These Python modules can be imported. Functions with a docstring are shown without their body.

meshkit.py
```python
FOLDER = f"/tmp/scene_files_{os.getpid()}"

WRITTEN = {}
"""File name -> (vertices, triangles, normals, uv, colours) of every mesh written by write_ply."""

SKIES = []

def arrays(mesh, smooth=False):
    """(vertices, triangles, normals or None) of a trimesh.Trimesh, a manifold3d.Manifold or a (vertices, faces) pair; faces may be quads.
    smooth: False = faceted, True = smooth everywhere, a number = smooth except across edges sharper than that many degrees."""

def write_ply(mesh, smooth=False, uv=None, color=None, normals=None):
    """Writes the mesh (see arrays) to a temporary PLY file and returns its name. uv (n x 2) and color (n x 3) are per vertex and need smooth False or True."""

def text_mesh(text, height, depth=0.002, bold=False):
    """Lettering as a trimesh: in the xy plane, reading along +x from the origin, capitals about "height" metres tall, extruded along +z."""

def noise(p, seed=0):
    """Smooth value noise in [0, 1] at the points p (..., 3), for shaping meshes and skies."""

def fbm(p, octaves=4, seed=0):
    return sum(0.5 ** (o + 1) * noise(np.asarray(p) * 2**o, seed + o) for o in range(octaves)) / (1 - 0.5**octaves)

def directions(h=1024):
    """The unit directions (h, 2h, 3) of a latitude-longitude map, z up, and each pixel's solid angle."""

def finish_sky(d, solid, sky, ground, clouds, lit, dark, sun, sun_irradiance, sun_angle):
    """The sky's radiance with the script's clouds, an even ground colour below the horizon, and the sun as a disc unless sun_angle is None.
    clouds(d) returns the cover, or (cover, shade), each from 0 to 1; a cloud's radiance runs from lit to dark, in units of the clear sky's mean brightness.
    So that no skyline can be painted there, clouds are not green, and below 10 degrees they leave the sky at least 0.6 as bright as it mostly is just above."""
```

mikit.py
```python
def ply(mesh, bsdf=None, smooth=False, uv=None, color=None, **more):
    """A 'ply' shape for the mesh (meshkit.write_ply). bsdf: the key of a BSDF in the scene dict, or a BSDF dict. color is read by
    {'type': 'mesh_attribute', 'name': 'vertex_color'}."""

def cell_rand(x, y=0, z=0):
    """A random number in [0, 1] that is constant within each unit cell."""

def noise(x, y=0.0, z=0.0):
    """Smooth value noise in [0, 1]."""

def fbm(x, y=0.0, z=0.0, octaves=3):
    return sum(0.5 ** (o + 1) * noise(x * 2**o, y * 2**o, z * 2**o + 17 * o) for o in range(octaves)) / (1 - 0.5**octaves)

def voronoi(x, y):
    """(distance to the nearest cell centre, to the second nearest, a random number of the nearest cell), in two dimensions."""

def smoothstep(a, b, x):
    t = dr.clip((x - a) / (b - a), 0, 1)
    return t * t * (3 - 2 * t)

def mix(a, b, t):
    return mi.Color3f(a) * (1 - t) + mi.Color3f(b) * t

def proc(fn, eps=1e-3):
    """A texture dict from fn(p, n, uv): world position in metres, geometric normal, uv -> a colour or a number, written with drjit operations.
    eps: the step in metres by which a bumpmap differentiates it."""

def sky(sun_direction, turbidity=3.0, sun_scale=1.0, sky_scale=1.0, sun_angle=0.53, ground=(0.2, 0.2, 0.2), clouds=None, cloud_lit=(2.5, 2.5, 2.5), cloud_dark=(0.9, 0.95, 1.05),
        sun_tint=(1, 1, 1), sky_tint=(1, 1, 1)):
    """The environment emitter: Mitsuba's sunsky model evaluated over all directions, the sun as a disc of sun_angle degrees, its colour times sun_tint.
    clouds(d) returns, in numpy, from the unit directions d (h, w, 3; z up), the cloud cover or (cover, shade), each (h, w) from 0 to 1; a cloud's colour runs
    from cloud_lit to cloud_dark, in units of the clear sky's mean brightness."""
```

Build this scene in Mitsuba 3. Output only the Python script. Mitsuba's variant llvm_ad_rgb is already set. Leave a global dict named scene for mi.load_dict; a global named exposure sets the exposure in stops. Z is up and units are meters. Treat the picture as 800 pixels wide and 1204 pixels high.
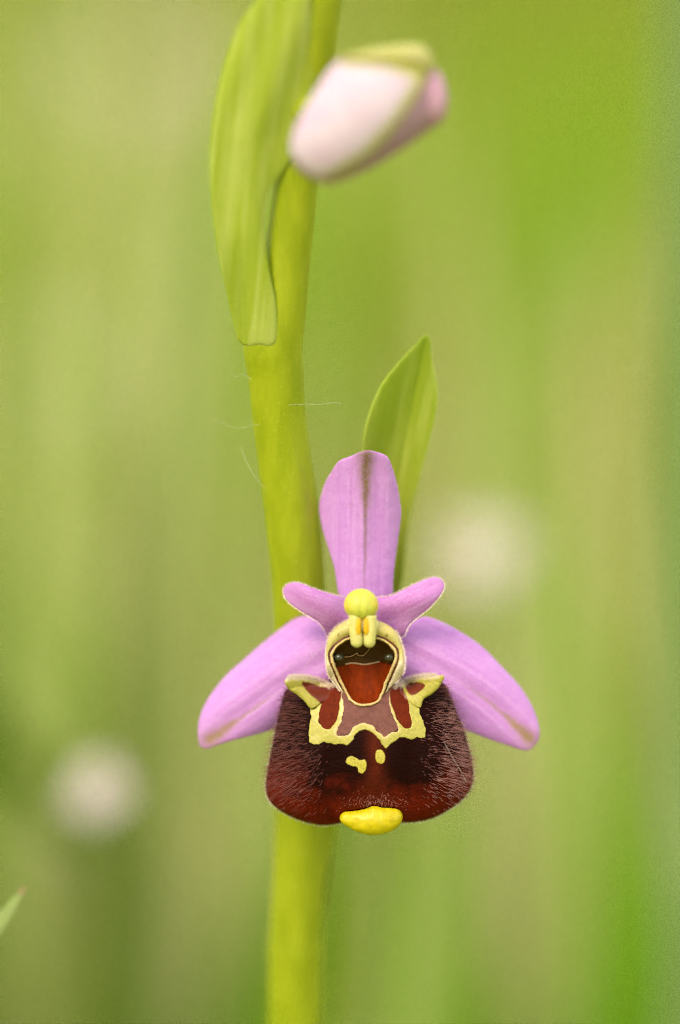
import math, random
import numpy as np, trimesh, shapely
from shapely.geometry import Polygon, LineString, Point
from scipy.spatial import Delaunay
from scipy.interpolate import RegularGridInterpolator
import scipy.sparse as sp, scipy.sparse.linalg as spl
import drjit as dr
import mitsuba as mi
import mikit, meshkit
from mikit import proc, noise, fbm, smoothstep, mix

T = mi.ScalarTransform4f
rng = np.random.default_rng(11)
scene, labels = {}, {}

# ---------------------------------------------------------------- camera, sky, exposure
PITCH = math.radians(15)
FOCUS = 0.30
RIGHT = np.array([1.0, 0, 0])
FWD = np.array([0, math.cos(PITCH), -math.sin(PITCH)])
UP = np.array([0, math.sin(PITCH), math.cos(PITCH)])
CENTRE = np.array([0, 0, 0.17])              # the point in focus, 17 cm above the turf
EYE = CENTRE - FOCUS * FWD
scene['camera'] = {'type': 'thinlens', 'fov': math.degrees(2 * math.atan(0.02 / FOCUS)), 'fov_axis': 'x',
                   'aperture_radius': 0.0108, 'focus_distance': FOCUS - 0.0010, 'near_clip': 0.01, 'far_clip': 1000.0,
                   'to_world': T().look_at(origin=EYE.tolist(), target=CENTRE.tolist(), up=[0, 0, 1])}
scene['sky_light'] = mikit.sky([-0.35, -0.55, 0.80], turbidity=3, sun_scale=0.30, sun_angle=25, clouds=lambda d: 1.0,
                               cloud_lit=(1.7, 1.7, 1.7), sun_tint=(1.0, 0.99, 0.96))
exposure = 3.02

# ---------------------------------------------------------------- helpers
def lin(r, g, b, k=1.0):
    c = np.array([r, g, b]) / 255.0
    return np.where(c < 0.04045, c / 12.92, ((c + 0.055) / 1.055) ** 2.4) * k

def W(v):
    """Flower frame (mm; x right, y up the flower, z out of its face) to the world: the flower looks 15 degrees up."""
    v = np.asarray(v, float) * 1e-3
    return CENTRE + v[..., :1] * RIGHT + v[..., 1:2] * UP - v[..., 2:3] * FWD

def at(x, y, d):
    """A point of the plant measured on the 0.05 mm sketch grid, d millimetres in front of the flower's plane."""
    s = 5e-5 * (1 - d / 300.0)
    return CENTRE + (x - 400) * s * RIGHT + (602 - y) * s * UP - d * 1e-3 * FWD

def sketch(ox, oy, k, pts, unit=0.05):
    """Outline points noted on a detail sketch to flower millimetres."""
    p = np.asarray(pts, float)
    return np.stack([(ox + p[:, 0] / k - 400) * unit, (602 - oy - p[:, 1] / k) * unit], 1)

def crom(p, n=8, closed=True):
    p = np.asarray(p, float)
    q = np.vstack([p[-1:], p, p[:2]]) if closed else np.vstack([2 * p[:1] - p[1:2], p, 2 * p[-1:] - p[-2:-1]])
    t = np.linspace(0, 1, n, endpoint=False)[None, :, None]
    a, b, c, d = q[:-3, None], q[1:-2, None], q[2:-1, None], q[3:, None]
    r = 0.5 * (2 * b + (c - a) * t + (2 * a - 5 * b + 4 * c - d) * t**2 + (3 * b - a - 3 * c + d) * t**3)
    r = r.reshape(-1, p.shape[1])
    return r if closed else np.vstack([r, p[-1:]])

def poly(p, n=8):
    g = Polygon(crom(p, n))
    if not g.is_valid:
        g = g.buffer(0)
    if g.geom_type != 'Polygon':
        g = max(g.geoms, key=lambda x: x.area)
    return g

def largest(g):
    return g if g.geom_type == 'Polygon' else max(g.geoms, key=lambda x: x.area)

def mesh2d(g, res):
    """Fine triangles over a polygon: points, faces (counter-clockwise), boundary flag, distance to the boundary."""
    rings = []
    for r in [g.exterior, *g.interiors]:
        n = max(8, int(r.length / res))
        rings.append(np.array([r.interpolate(i / n, normalized=True).coords[0] for i in range(n)]))
    edge = np.vstack(rings)
    x0, y0, x1, y1 = g.bounds
    xs, ys = np.meshgrid(np.arange(x0, x1, res), np.arange(y0, y1, res * 0.866))
    xs = xs + (np.arange(len(xs))[:, None] % 2) * res / 2
    q = np.stack([xs.ravel(), ys.ravel()], 1)
    q = q[shapely.contains_xy(g, q[:, 0], q[:, 1])]
    d = shapely.distance(shapely.points(q), g.boundary)
    q, d = q[d > 0.45 * res], d[d > 0.45 * res]
    v = np.vstack([edge, q])
    f = Delaunay(v).simplices
    c = v[f].mean(1)
    f = f[shapely.contains_xy(g, c[:, 0], c[:, 1])]
    a, b, c = v[f[:, 0]], v[f[:, 1]], v[f[:, 2]]
    area = (b[:, 0] - a[:, 0]) * (c[:, 1] - a[:, 1]) - (b[:, 1] - a[:, 1]) * (c[:, 0] - a[:, 0])
    f[area < 0] = f[area < 0][:, ::-1]
    f = f[np.abs(area) > 1e-9]
    onb = np.zeros(len(v), bool)
    onb[:len(edge)] = True
    return v, f, onb, np.concatenate([np.zeros(len(edge)), d])

def solid(g, res, top, bot):
    """A closed solid over polygon g between the heights top(x, y, d) and bot(x, y, d)."""
    v, f, onb, d = mesh2d(g, res)
    x, y = v[:, 0], v[:, 1]
    zt, zb = top(x, y, d), bot(x, y, d)
    zt = np.where(onb, zb, zt)
    idx = np.arange(len(v))
    inner = np.where(~onb)[0]
    idx[inner] = len(v) + np.arange(len(inner))
    V = np.vstack([np.c_[x, y, zt], np.c_[x[inner], y[inner], zb[inner]]])
    F = np.vstack([f, idx[f][:, ::-1]])
    D = np.concatenate([d, d[inner]])
    return V, F, D

def smooth01(t):
    t = np.clip(t, 0, 1)
    return t * t * (3 - 2 * t)

def round_edge(d, e):
    t = np.clip(d / e, 0, 1)
    return np.sqrt(np.clip(1 - (1 - t) ** 2, 0, 1))

def leaf(g, res, h, thick, edge):
    """A leaf or petal of real thickness with a rounded rim, lying along the surface h(x, y)."""
    return solid(g, res, lambda x, y, d: h(x, y) + 0.5 * thick * round_edge(d, edge), lambda x, y, d: h(x, y) - 0.5 * thick * round_edge(d, edge))

def pad(g, res, base, thick, edge):
    """A low cushion on the surface base(x, y), its rim sunk a little into it."""
    return solid(g, res, lambda x, y, d: base(x, y) - 0.02 + (thick + 0.02) * round_edge(d, edge), lambda x, y, d: base(x, y) - 0.02 - 0.08 * np.clip(d / edge, 0, 1))

def rough(g, amp, step=0.06, seed=0):
    """The outline made uneven, as petal markings are."""
    def ring(r):
        n = max(12, int(r.length / step))
        p = np.array([r.interpolate(i / n, normalized=True).coords[0] for i in range(n)])
        q = np.c_[p * 4.0, np.zeros(n)] + 50
        return p + amp * 2 * np.stack([meshkit.fbm(q, 2, seed) - 0.5, meshkit.fbm(q, 2, seed + 7) - 0.5], 1)
    return largest(Polygon(ring(g.exterior), [ring(r) for r in g.interiors]).buffer(0))

def inflate(g, res=0.08):
    """A smooth dome over a polygon (0 at the rim, 1 at its top): the shape of a membrane under pressure."""
    x0, y0, x1, y1 = g.bounds
    xs, ys = np.arange(x0 - 2 * res, x1 + 3 * res, res), np.arange(y0 - 2 * res, y1 + 3 * res, res)
    X, Y = np.meshgrid(xs, ys, indexing='ij')
    ins = shapely.contains_xy(g, X.ravel(), Y.ravel()).reshape(X.shape)
    k = -np.ones(X.shape, int)
    k[ins] = np.arange(ins.sum())
    n = ins.sum()
    rows, cols = [], []
    for dx, dy in ((1, 0), (-1, 0), (0, 1), (0, -1)):
        nb = np.roll(k, (-dx, -dy), (0, 1))
        m = ins & (nb >= 0)
        rows.append(k[m]); cols.append(nb[m])
    rows, cols = np.concatenate(rows), np.concatenate(cols)
    A = sp.diags(np.full(n, 4.0)) - sp.csr_matrix((np.ones(len(rows)), (rows, cols)), (n, n))
    phi = np.zeros(X.shape)
    phi[ins] = spl.spsolve(A.tocsc(), np.ones(n))
    phi = np.sqrt(phi / phi.max())
    fn = RegularGridInterpolator((xs, ys), phi, bounds_error=False, fill_value=0.0)
    return lambda x, y: fn(np.stack([x, y], -1))

def tube(p, r, sides=20, cap=True, ridge=0.0):
    """A tapered tube along points p (in whatever space they are) with radii r."""
    p = np.asarray(p, float)
    r = np.broadcast_to(np.asarray(r, float), (len(p),))
    t = np.gradient(p, axis=0)
    t /= np.linalg.norm(t, axis=1, keepdims=True)
    ref = np.array([0.0, 1.0, 0.1]) if abs(t[:, 1]).mean() < 0.8 else np.array([0, 0.1, 1.0])
    a = np.cross(t, ref); a /= np.linalg.norm(a, axis=1, keepdims=True)
    b = np.cross(t, a)
    ang = np.arange(sides) * 2 * np.pi / sides
    rr = r[:, None] * (1 + ridge * np.cos(5 * ang)[None, :])
    v = p[:, None] + rr[..., None] * (np.cos(ang)[None, :, None] * a[:, None] + np.sin(ang)[None, :, None] * b[:, None])
    i, j = np.meshgrid(np.arange(len(p) - 1), np.arange(sides), indexing='ij')
    q = np.stack([i * sides + j, i * sides + (j + 1) % sides, (i + 1) * sides + (j + 1) % sides, (i + 1) * sides + j], -1).reshape(-1, 4)
    f = np.vstack([q[:, [0, 1, 2]], q[:, [0, 2, 3]]])
    V = v.reshape(-1, 3)
    if cap:
        n = len(V)
        V = np.vstack([V, p[:1], p[-1:]])
        j = np.arange(sides)
        e = (len(p) - 1) * sides
        f = np.vstack([f, np.stack([j * 0 + n, (j + 1) % sides, j], 1), np.stack([j * 0 + n + 1, e + j, e + (j + 1) % sides], 1)])
    m = trimesh.Trimesh(V, f, process=False)
    if m.volume < 0:
        f = f[:, ::-1]
    return V, f

def ball(c, r, sub=4, fn=None):
    m = trimesh.creation.icosphere(subdivisions=sub)
    v = np.array(m.vertices)
    if fn is not None:
        v = fn(v)
    return v * np.asarray(r, float) + np.asarray(c, float), np.array(m.faces)

def join(parts):
    vs, fs, n = [], [], 0
    for v, f in parts:
        vs.append(v); fs.append(f + n); n += len(v)
    return np.vstack(vs), np.vstack(fs)

def hairs(p, n, lean, L, r, segs=3, curl=0.25):
    """Tapered three-sided hairs: root p, root direction n, bending towards lean, length L, root radius r (all arrays)."""
    N = len(p)
    L = np.broadcast_to(L, (N,))[:, None, None]
    r = np.broadcast_to(r, (N,))
    t = np.linspace(0, 1, segs + 1)[None, :, None]
    d0 = n[:, None]
    wob = rng.normal(0, curl, (N, 1, 3))
    c = p[:, None] + L * (t * d0 * (1 - 0.35 * t) + t**2 * (lean[:, None] + wob) * 0.6)
    ax = np.gradient(c, axis=1)
    ax /= np.linalg.norm(ax, axis=2, keepdims=True) + 1e-12
    a = np.cross(ax, np.array([0.31, 0.52, 0.8])); a /= np.linalg.norm(a, axis=2, keepdims=True) + 1e-12
    b = np.cross(ax, a)
    rad = (r[:, None] * (1 - 0.8 * t[..., 0]))[..., None]
    ring = [c + rad * (math.cos(k * 2.0944) * a + math.sin(k * 2.0944) * b) for k in range(3)]
    v = np.stack(ring, 2).reshape(-1, 3)
    base = (np.arange(N) * (segs + 1) * 3)[:, None, None]
    f = []
    for s in range(segs):
        for k in range(3):
            k2 = (k + 1) % 3
            f += [[s * 3 + k, s * 3 + k2, s * 3 + 3 + k2], [s * 3 + k, s * 3 + 3 + k2, s * 3 + 3 + k]]
    F = (np.array(f)[None] + base).reshape(-1, 3)
    return v, F

def fresh(key):
    if key not in scene and not any(k.startswith(key + '__') for k in scene):
        return key
    i = 1
    while f'{key}_{i:03d}' in scene or any(k.startswith(f'{key}_{i:03d}__') for k in scene):
        i += 1
    return f'{key}_{i:03d}'

def put(key, vf, mat, smooth=True, color=None, label=None, **more):
    key = fresh(key)
    scene[key] = mikit.ply((vf[0], vf[1]), mat, smooth=smooth, color=color)
    if label:
        more['label'] = label
    if more:
        labels[key] = more
    return key

def put_grass(key, vf, color, **info):
    """Grass as one mesh; blade normals are drawn towards the sky, as the blades of a dense sward scatter light together."""
    v, f = vf
    n = np.zeros_like(v)
    fn = np.cross(v[f[:, 1]] - v[f[:, 0]], v[f[:, 2]] - v[f[:, 0]])
    for k in range(3):
        np.add.at(n, f[:, k], fn)
    n /= np.linalg.norm(n, axis=1, keepdims=True) + 1e-12
    n *= np.where(n[:, 2:] < 0, -1, 1)
    n = 0.3 * n + 0.7 * np.array([0, 0, 1.0])
    n /= np.linalg.norm(n, axis=1, keepdims=True)
    scene[key] = {'type': 'ply', 'filename': meshkit.write_ply((v, f), True, None, color, n), 'face_normals': False, 'bsdf': {'type': 'ref', 'id': 'meadow_skin'}}
    labels[key] = info

def nz(v, scale, seed=0, octaves=3):
    v = np.asarray(v, float)
    if v.shape[-1] == 2:
        v = np.c_[v, np.zeros(len(v))]
    return meshkit.fbm(v * scale + 100, octaves, seed)

def blend(a, b, t):
    t = np.clip(t, 0, 1)[:, None]
    return np.asarray(a) * (1 - t) + np.asarray(b) * t

# ---------------------------------------------------------------- materials
VC = {'type': 'mesh_attribute', 'name': 'vertex_color'}
def C3(r, g, b):
    return tuple(float(x) for x in lin(r, g, b))
def rgb(c):
    return {'type': 'rgb', 'value': [float(x) for x in c]}
def bumped(b, fn, scale, eps):
    return {'type': 'bumpmap', 'arbitrary': proc(fn, eps=eps), 'scale': scale, 'bsdf': b}
def skin_bump(p, n, uv):
    return fbm(p.x * 9000, p.y * 9000, p.z * 9000, 2)
scene['petal_skin'] = bumped({'type': 'principledthin', 'base_color': VC, 'roughness': 0.5, 'diff_trans': 0.8, 'spec_trans': 0.0, 'eta': 1.4, 'sheen': 0.3},
                             skin_bump, 0.000018, 2e-5)
scene['leaf_skin'] = {'type': 'principledthin', 'base_color': VC, 'roughness': 0.45, 'diff_trans': 0.7, 'spec_trans': 0.0, 'eta': 1.4}
scene['bud_skin'] = {'type': 'principledthin', 'base_color': VC, 'roughness': 0.5, 'diff_trans': 0.8, 'spec_trans': 0.0, 'eta': 1.4, 'sheen': 0.3}
scene['velvet_skin'] = bumped({'type': 'principled', 'base_color': VC, 'roughness': 0.6, 'specular': 0.06}, skin_bump, 0.00004, 2e-5)
scene['waxy_skin'] = bumped({'type': 'principled', 'base_color': VC, 'roughness': 0.38, 'specular': 0.4}, skin_bump, 0.000008, 2e-5)
def stem_colour(p, n, uv):
    k = fbm(p.x * 1500, p.y * 1500, p.z * 350, 3)
    f = noise(p.x * 12000, p.y * 12000, p.z * 9000)
    c = mix(C3(135, 150, 7), C3(147, 160, 18), smoothstep(0.3, 0.7, k))
    return mix(c, C3(190, 190, 90), smoothstep(0.80, 0.95, f) * 0.5)
scene['stem_skin'] = bumped({'type': 'principled', 'base_color': proc(stem_colour), 'roughness': 0.42, 'specular': 0.4, 'sheen': 0.4}, skin_bump, 0.00002, 2e-5)
scene['long_fur'] = {'type': 'principled', 'base_color': rgb(lin(122, 74, 68)), 'roughness': 0.4, 'specular': 0.5}
scene['short_fur'] = {'type': 'principled', 'base_color': rgb(lin(36, 6, 3)), 'roughness': 0.8, 'specular': 0.03}
scene['grey_fur'] = {'type': 'principled', 'base_color': rgb(lin(150, 104, 96)), 'roughness': 0.6, 'specular': 0.2}
scene['pale_fur'] = {'type': 'principledthin', 'base_color': rgb(lin(240, 226, 214)), 'roughness': 0.5, 'diff_trans': 0.8, 'spec_trans': 0.0}
scene['silk'] = {'type': 'principledthin', 'base_color': rgb(lin(240, 238, 225)), 'roughness': 0.35, 'diff_trans': 0.8, 'spec_trans': 0.0}
scene['eye_gloss'] = {'type': 'principled', 'base_color': rgb(lin(38, 40, 22)), 'roughness': 0.12, 'specular': 0.6, 'clearcoat': 0.6}
scene['meadow_skin'] = {'type': 'principledthin', 'base_color': VC, 'roughness': 0.5, 'diff_trans': 1.0, 'spec_trans': 0.0, 'eta': 1.4}
soil_patches = []          # moss, straw litter and bare spots, filled in below
def soil(p, n, uv):
    k = fbm(p.x * 34, p.y * 16, 0.0, 3)
    f = fbm(p.x * 700, p.y * 700, 3.0, 3)
    c = mix(C3(120, 150, 40), C3(178, 174, 98), smoothstep(0.32, 0.68, k))
    for x0, y0, rx, ry, q, w in soil_patches:
        g = dr.exp(-dr.square((p.x - x0) / rx) - dr.square((p.y - y0) / ry)) * w + (f - 0.5) * 0.5
        c = mix(c, q, smoothstep(0.30, 0.55, g))
    return c * (0.85 + 0.3 * f)
scene['turf_soil'] = {'type': 'twosided', 'bsdf': {'type': 'principled', 'base_color': proc(soil), 'roughness': 0.9, 'specular': 0.2}}

# ================================================================ the setting: ground and meadow turf
gx = np.concatenate([[-300, -60, -15, -4], np.linspace(-1.2, 1.2, 49), [4, 15, 60, 300]])
gy = np.concatenate([[-300, -60, -15, -4], np.linspace(-1, 3.0, 81), [6, 15, 60, 300]])
GX, GY = np.meshgrid(gx, gy, indexing='ij')
def ground_z(x, y):
    q = np.stack([x * 5, y * 5, 0 * x], -1)
    return 0.02 * (meshkit.fbm(q + 50, 3, 3) - 0.5)
GZ = ground_z(GX, GY)
ni, nj = GX.shape
ii, jj = np.meshgrid(np.arange(ni - 1), np.arange(nj - 1), indexing='ij')
quads = np.stack([ii * nj + jj, (ii + 1) * nj + jj, (ii + 1) * nj + jj + 1, ii * nj + jj + 1], -1).reshape(-1, 4)
gf = np.vstack([quads[:, [0, 1, 2]], quads[:, [0, 2, 3]]])
put('ground', (np.stack([GX, GY, GZ], -1).reshape(-1, 3), gf), 'turf_soil', kind='structure', label='olive brown meadow soil under the grass')

def ray(x, y):
    d = (x - 400) * 5e-5 * RIGHT + (602 - y) * 5e-5 * UP + FOCUS * FWD
    return d / np.linalg.norm(d)
def on_level(x, y, z):
    d = ray(x, y)
    return EYE + d * (z - EYE[2]) / d[2]

# patches of differing growth in the turf: (sketch x, y, radius m along x, along y, colour, weight)
GREEN, BRIGHT, OLIVE, STRAW, DEEP, PALE = lin(141, 160, 56), lin(129, 172, 42), lin(154, 153, 68), lin(196, 186, 122), lin(96, 140, 20), lin(174, 184, 116)
L_GREEN, L_BRIGHT, L_PALE, L_STRAW, L_OLIVE, L_DEEP, L_BROWN = lin(150, 166, 64), lin(132, 176, 42), lin(196, 200, 134), lin(216, 204, 152), lin(150, 151, 64), lin(88, 138, 12), lin(180, 144, 76)
CLUMPS = [(30, 20, 26, .012, L_BRIGHT), (160, 70, 26, .016, L_STRAW), (60, 150, 22, .016, L_PALE), (250, 260, 22, .010, L_DEEP), (180, 270, 22, .012, L_BRIGHT), (20, 300, 22, .012, L_OLIVE),
          (80, 430, 30, .018, L_STRAW), (200, 470, 20, .012, L_PALE), (20, 560, 24, .014, lin(108, 130, 36)), (130, 560, 16, .010, lin(116, 138, 44)), (150, 620, 18, .012, L_GREEN), (240, 640, 16, .010, L_PALE), (10, 790, 22, .010, L_DEEP), (80, 760, 22, .012, L_BRIGHT),
          (60, 860, 18, .010, lin(92, 116, 26)), (210, 900, 22, .014, L_GREEN), (150, 1010, 20, .010, L_DEEP), (50, 1120, 20, .012, L_GREEN), (230, 1120, 20, .012, L_GREEN), (290, 1000, 14, .010, L_GREEN),
          (490, 320, 16, .010, L_BROWN), (640, 310, 26, .014, L_GREEN), (560, 400, 18, .012, L_OLIVE), (420, 420, 16, .010, L_GREEN), (330, 480, 16, .010, L_GREEN), (580, 80, 26, .012, L_BRIGHT), (660, 120, 26, .016, L_GREEN), (730, 50, 22, .012, L_GREEN), (600, 230, 24, .014, L_GREEN), (620, 420, 26, .014, L_PALE), (710, 330, 24, .014, L_GREEN),
          (560, 500, 20, .014, L_GREEN), (690, 560, 20, .014, L_PALE), (760, 480, 20, .014, L_GREEN), (715, 690, 20, .010, L_STRAW), (740, 790, 22, .010, L_BRIGHT), (620, 820, 22, .014, L_GREEN), (680, 900, 20, .012, L_GREEN), (590, 960, 18, .010, L_PALE),
          (540, 1050, 22, .012, L_BRIGHT), (650, 1130, 30, .014, L_DEEP), (460, 1100, 16, .008, L_DEEP), (740, 1100, 22, .012, L_GREEN), (440, 1060, 18, .008, L_BRIGHT), (500, 1180, 18, .010, L_BRIGHT),
          (110, 120, 5, .004, L_PALE, .46), (190, 330, 4, .003, L_GREEN, .45), (130, 210, 4, .003, L_BRIGHT, .47), (90, 420, 5, .004, L_PALE, .45), (60, 520, 4, .004, lin(100, 128, 34), .44), (25, 650, 4, .004, lin(84, 108, 24), .43),
          (230, 560, 4, .003, L_PALE, .45), (610, 330, 4, .003, L_PALE, .46), (545, 60, 4, .003, L_BRIGHT, .47), (690, 180, 4, .003, L_OLIVE, .46), (650, 640, 4, .003, L_PALE, .44), (740, 740, 5, .004, L_BRIGHT, .44),
          (600, 1040, 4, .003, L_DEEP, .42), (430, 1000, 4, .002, L_PALE, .42), (470, 1060, 4, .003, L_BRIGHT, .42), (180, 1010, 4, .003, L_DEEP, .43), (270, 1040, 4, .003, L_GREEN, .42), (690, 1120, 5, .004, L_DEEP, .42)]
patches = []
for x, y, rx, ry, c, w in [
    (60, 20, .012, .06, BRIGHT, .8), (150, 90, .018, .06, STRAW, .8), (60, 170, .02, .06, STRAW, .4), (230, 290, .012, .06, BRIGHT, .8), (240, 380, .010, .05, DEEP, .9),
    (70, 440, .022, .05, STRAW, .8), (30, 330, .02, .05, OLIVE, .7), (40, 590, .02, .05, OLIVE, .9), (150, 590, .016, .04, GREEN, .6), (20, 740, .012, .04, DEEP, .9),
    (100, 790, .015, .04, GREEN, .8), (220, 930, .02, .04, OLIVE, .6), (140, 1060, .02, .03, DEEP, .6), (60, 1160, .02, .03, GREEN, .8), (240, 1130, .015, .03, OLIVE, .8),
    (480, 320, .010, .05, lin(156, 138, 60), .8), (640, 130, .02, .08, GREEN, .7), (720, 60, .02, .08, OLIVE, .9), (600, 250, .03, .08, OLIVE, .6), (620, 420, .016, .05, PALE, .7),
    (560, 90, .012, .06, BRIGHT, .6), (740, 420, .02, .05, GREEN, .5), (600, 520, .02, .04, OLIVE, .7), (710, 690, .014, .04, STRAW, .7), (740, 800, .015, .04, BRIGHT, .8),
    (620, 860, .02, .04, GREEN, .6), (640, 960, .012, .03, OLIVE, .8), (560, 1060, .014, .03, BRIGHT, .9), (640, 1150, .02, .03, DEEP, 1.), (430, 1080, .010, .03, DEEP, .6),
    (720, 1080, .016, .03, OLIVE, .7), (760, 1150, .012, .03, OLIVE, .7), (470, 1180, .012, .03, BRIGHT, .8)]:
    q = on_level(x, y, 0.05)
    patches.append((q[0], q[1], rx * 1.3, ry * 1.6, np.asarray(c), w))
    q = on_level(x, y, 0.0)
    soil_patches.append((float(q[0]), float(q[1]), rx, ry, tuple(float(a) for a in c), w))

def blades(bx, by, h, w, colours, lean, seg=4):
    """Grass blades as one mesh: curved tapering strips with a fold along the middle."""
    N = len(bx)
    base = np.stack([bx, by, ground_z(bx, by) - 0.003], 1)
    az = rng.uniform(0, 2 * np.pi, N)
    d = np.stack([np.cos(az), np.sin(az), 0 * az], 1) * lean[:, None]
    t = np.linspace(0, 1, seg + 1)
    c = base[:, None] + h[:, None, None] * (t[None, :, None] * np.array([0, 0, 1.0]) + (t**2)[None, :, None] * d[:, None] - (t**2)[None, :, None] * np.array([0, 0, 0.35]) * np.minimum(lean, 1)[:, None, None] ** 2)
    fa = rng.uniform(-1.0, 1.0, N) + np.pi
    s = np.stack([np.cos(fa), np.sin(fa), 0 * fa], 1)[:, None]
    nrm = np.stack([-np.sin(fa), np.cos(fa), 0 * fa], 1)[:, None]
    wid = (w[:, None] * np.sin(np.pi * (0.18 + 0.82 * (1 - t)[None]) * 0.62))[..., None] * (1 - t[None, :, None] ** 6)
    v = np.stack([c - s * wid, c + nrm * wid * 0.2, c + s * wid], 2).reshape(-1, 3)
    f = []
    for k in range(seg):
        for m in range(2):
            a = k * 3 + m
            f += [[a, a + 1, a + 4], [a, a + 4, a + 3]]
    F = (np.array(f)[None] + (np.arange(N) * (seg + 1) * 3)[:, None, None]).reshape(-1, 3)
    return (v, F), np.repeat(colours, (seg + 1) * 3, axis=0)

N = 17000
bx, by = rng.uniform(-0.45, 0.45, N), rng.uniform(-0.10, 1.7, N)
tuft = meshkit.fbm(np.stack([bx * 28, by * 14, 0 * bx], 1) + 9, 3, 5)
tone = meshkit.fbm(np.stack([bx * 18, by * 9, 0 * bx], 1) + 33, 2, 8)
col = blend(GREEN, OLIVE, (tone - 0.40) * 3.2)
for px, py, rx, ry, c, w in patches:
    k = w * np.exp(-((bx - px) / rx) ** 2 - ((by - py) / ry) ** 2)
    col = col * (1 - k[:, None]) + c * k[:, None]
col = col * rng.normal(1, 0.06, (N, 1)).clip(0.8, 1.2)
near = np.clip((by - 0.02) / 0.22, 0.25, 1)
hgt = (0.03 + 0.085 * tuft) * rng.uniform(0.6, 1.25, N) * (0.55 + 0.45 * near)
vf, cc = blades(bx, by, hgt, rng.uniform(0.0014, 0.0034, N), col, rng.uniform(0.4, 1.5, N))
put_grass('grass', vf, cc, kind='stuff', label='soft blurred meadow grass in mixed greens and straw tones')
cl_x, cl_y, cl_h, cl_w, cl_c, cl_l = [], [], [], [], [], []
for x, y, n, spread, c, *nearer in CLUMPS:
    D_ = nearer[0] if nearer else 0.68 - 0.20 * y / 1204 + rng.uniform(-0.05, 0.05)
    p = EYE + ray(x, y) * D_
    m = n
    cl_x.append(p[0] + rng.normal(0, spread, m)); cl_y.append(p[1] + rng.normal(0, 0.008 if nearer else 0.018, m))
    cl_h.append((p[2] + 0.008) * rng.uniform(0.85, 1.15, m)); cl_w.append(rng.uniform(0.0020, 0.0042, m))
    cl_c.append(np.tile(c, (m, 1)) * rng.normal(1, 0.05, (m, 1))); cl_l.append(rng.uniform(0.05, 0.25, m) * (0.5 if nearer else 1))
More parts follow.
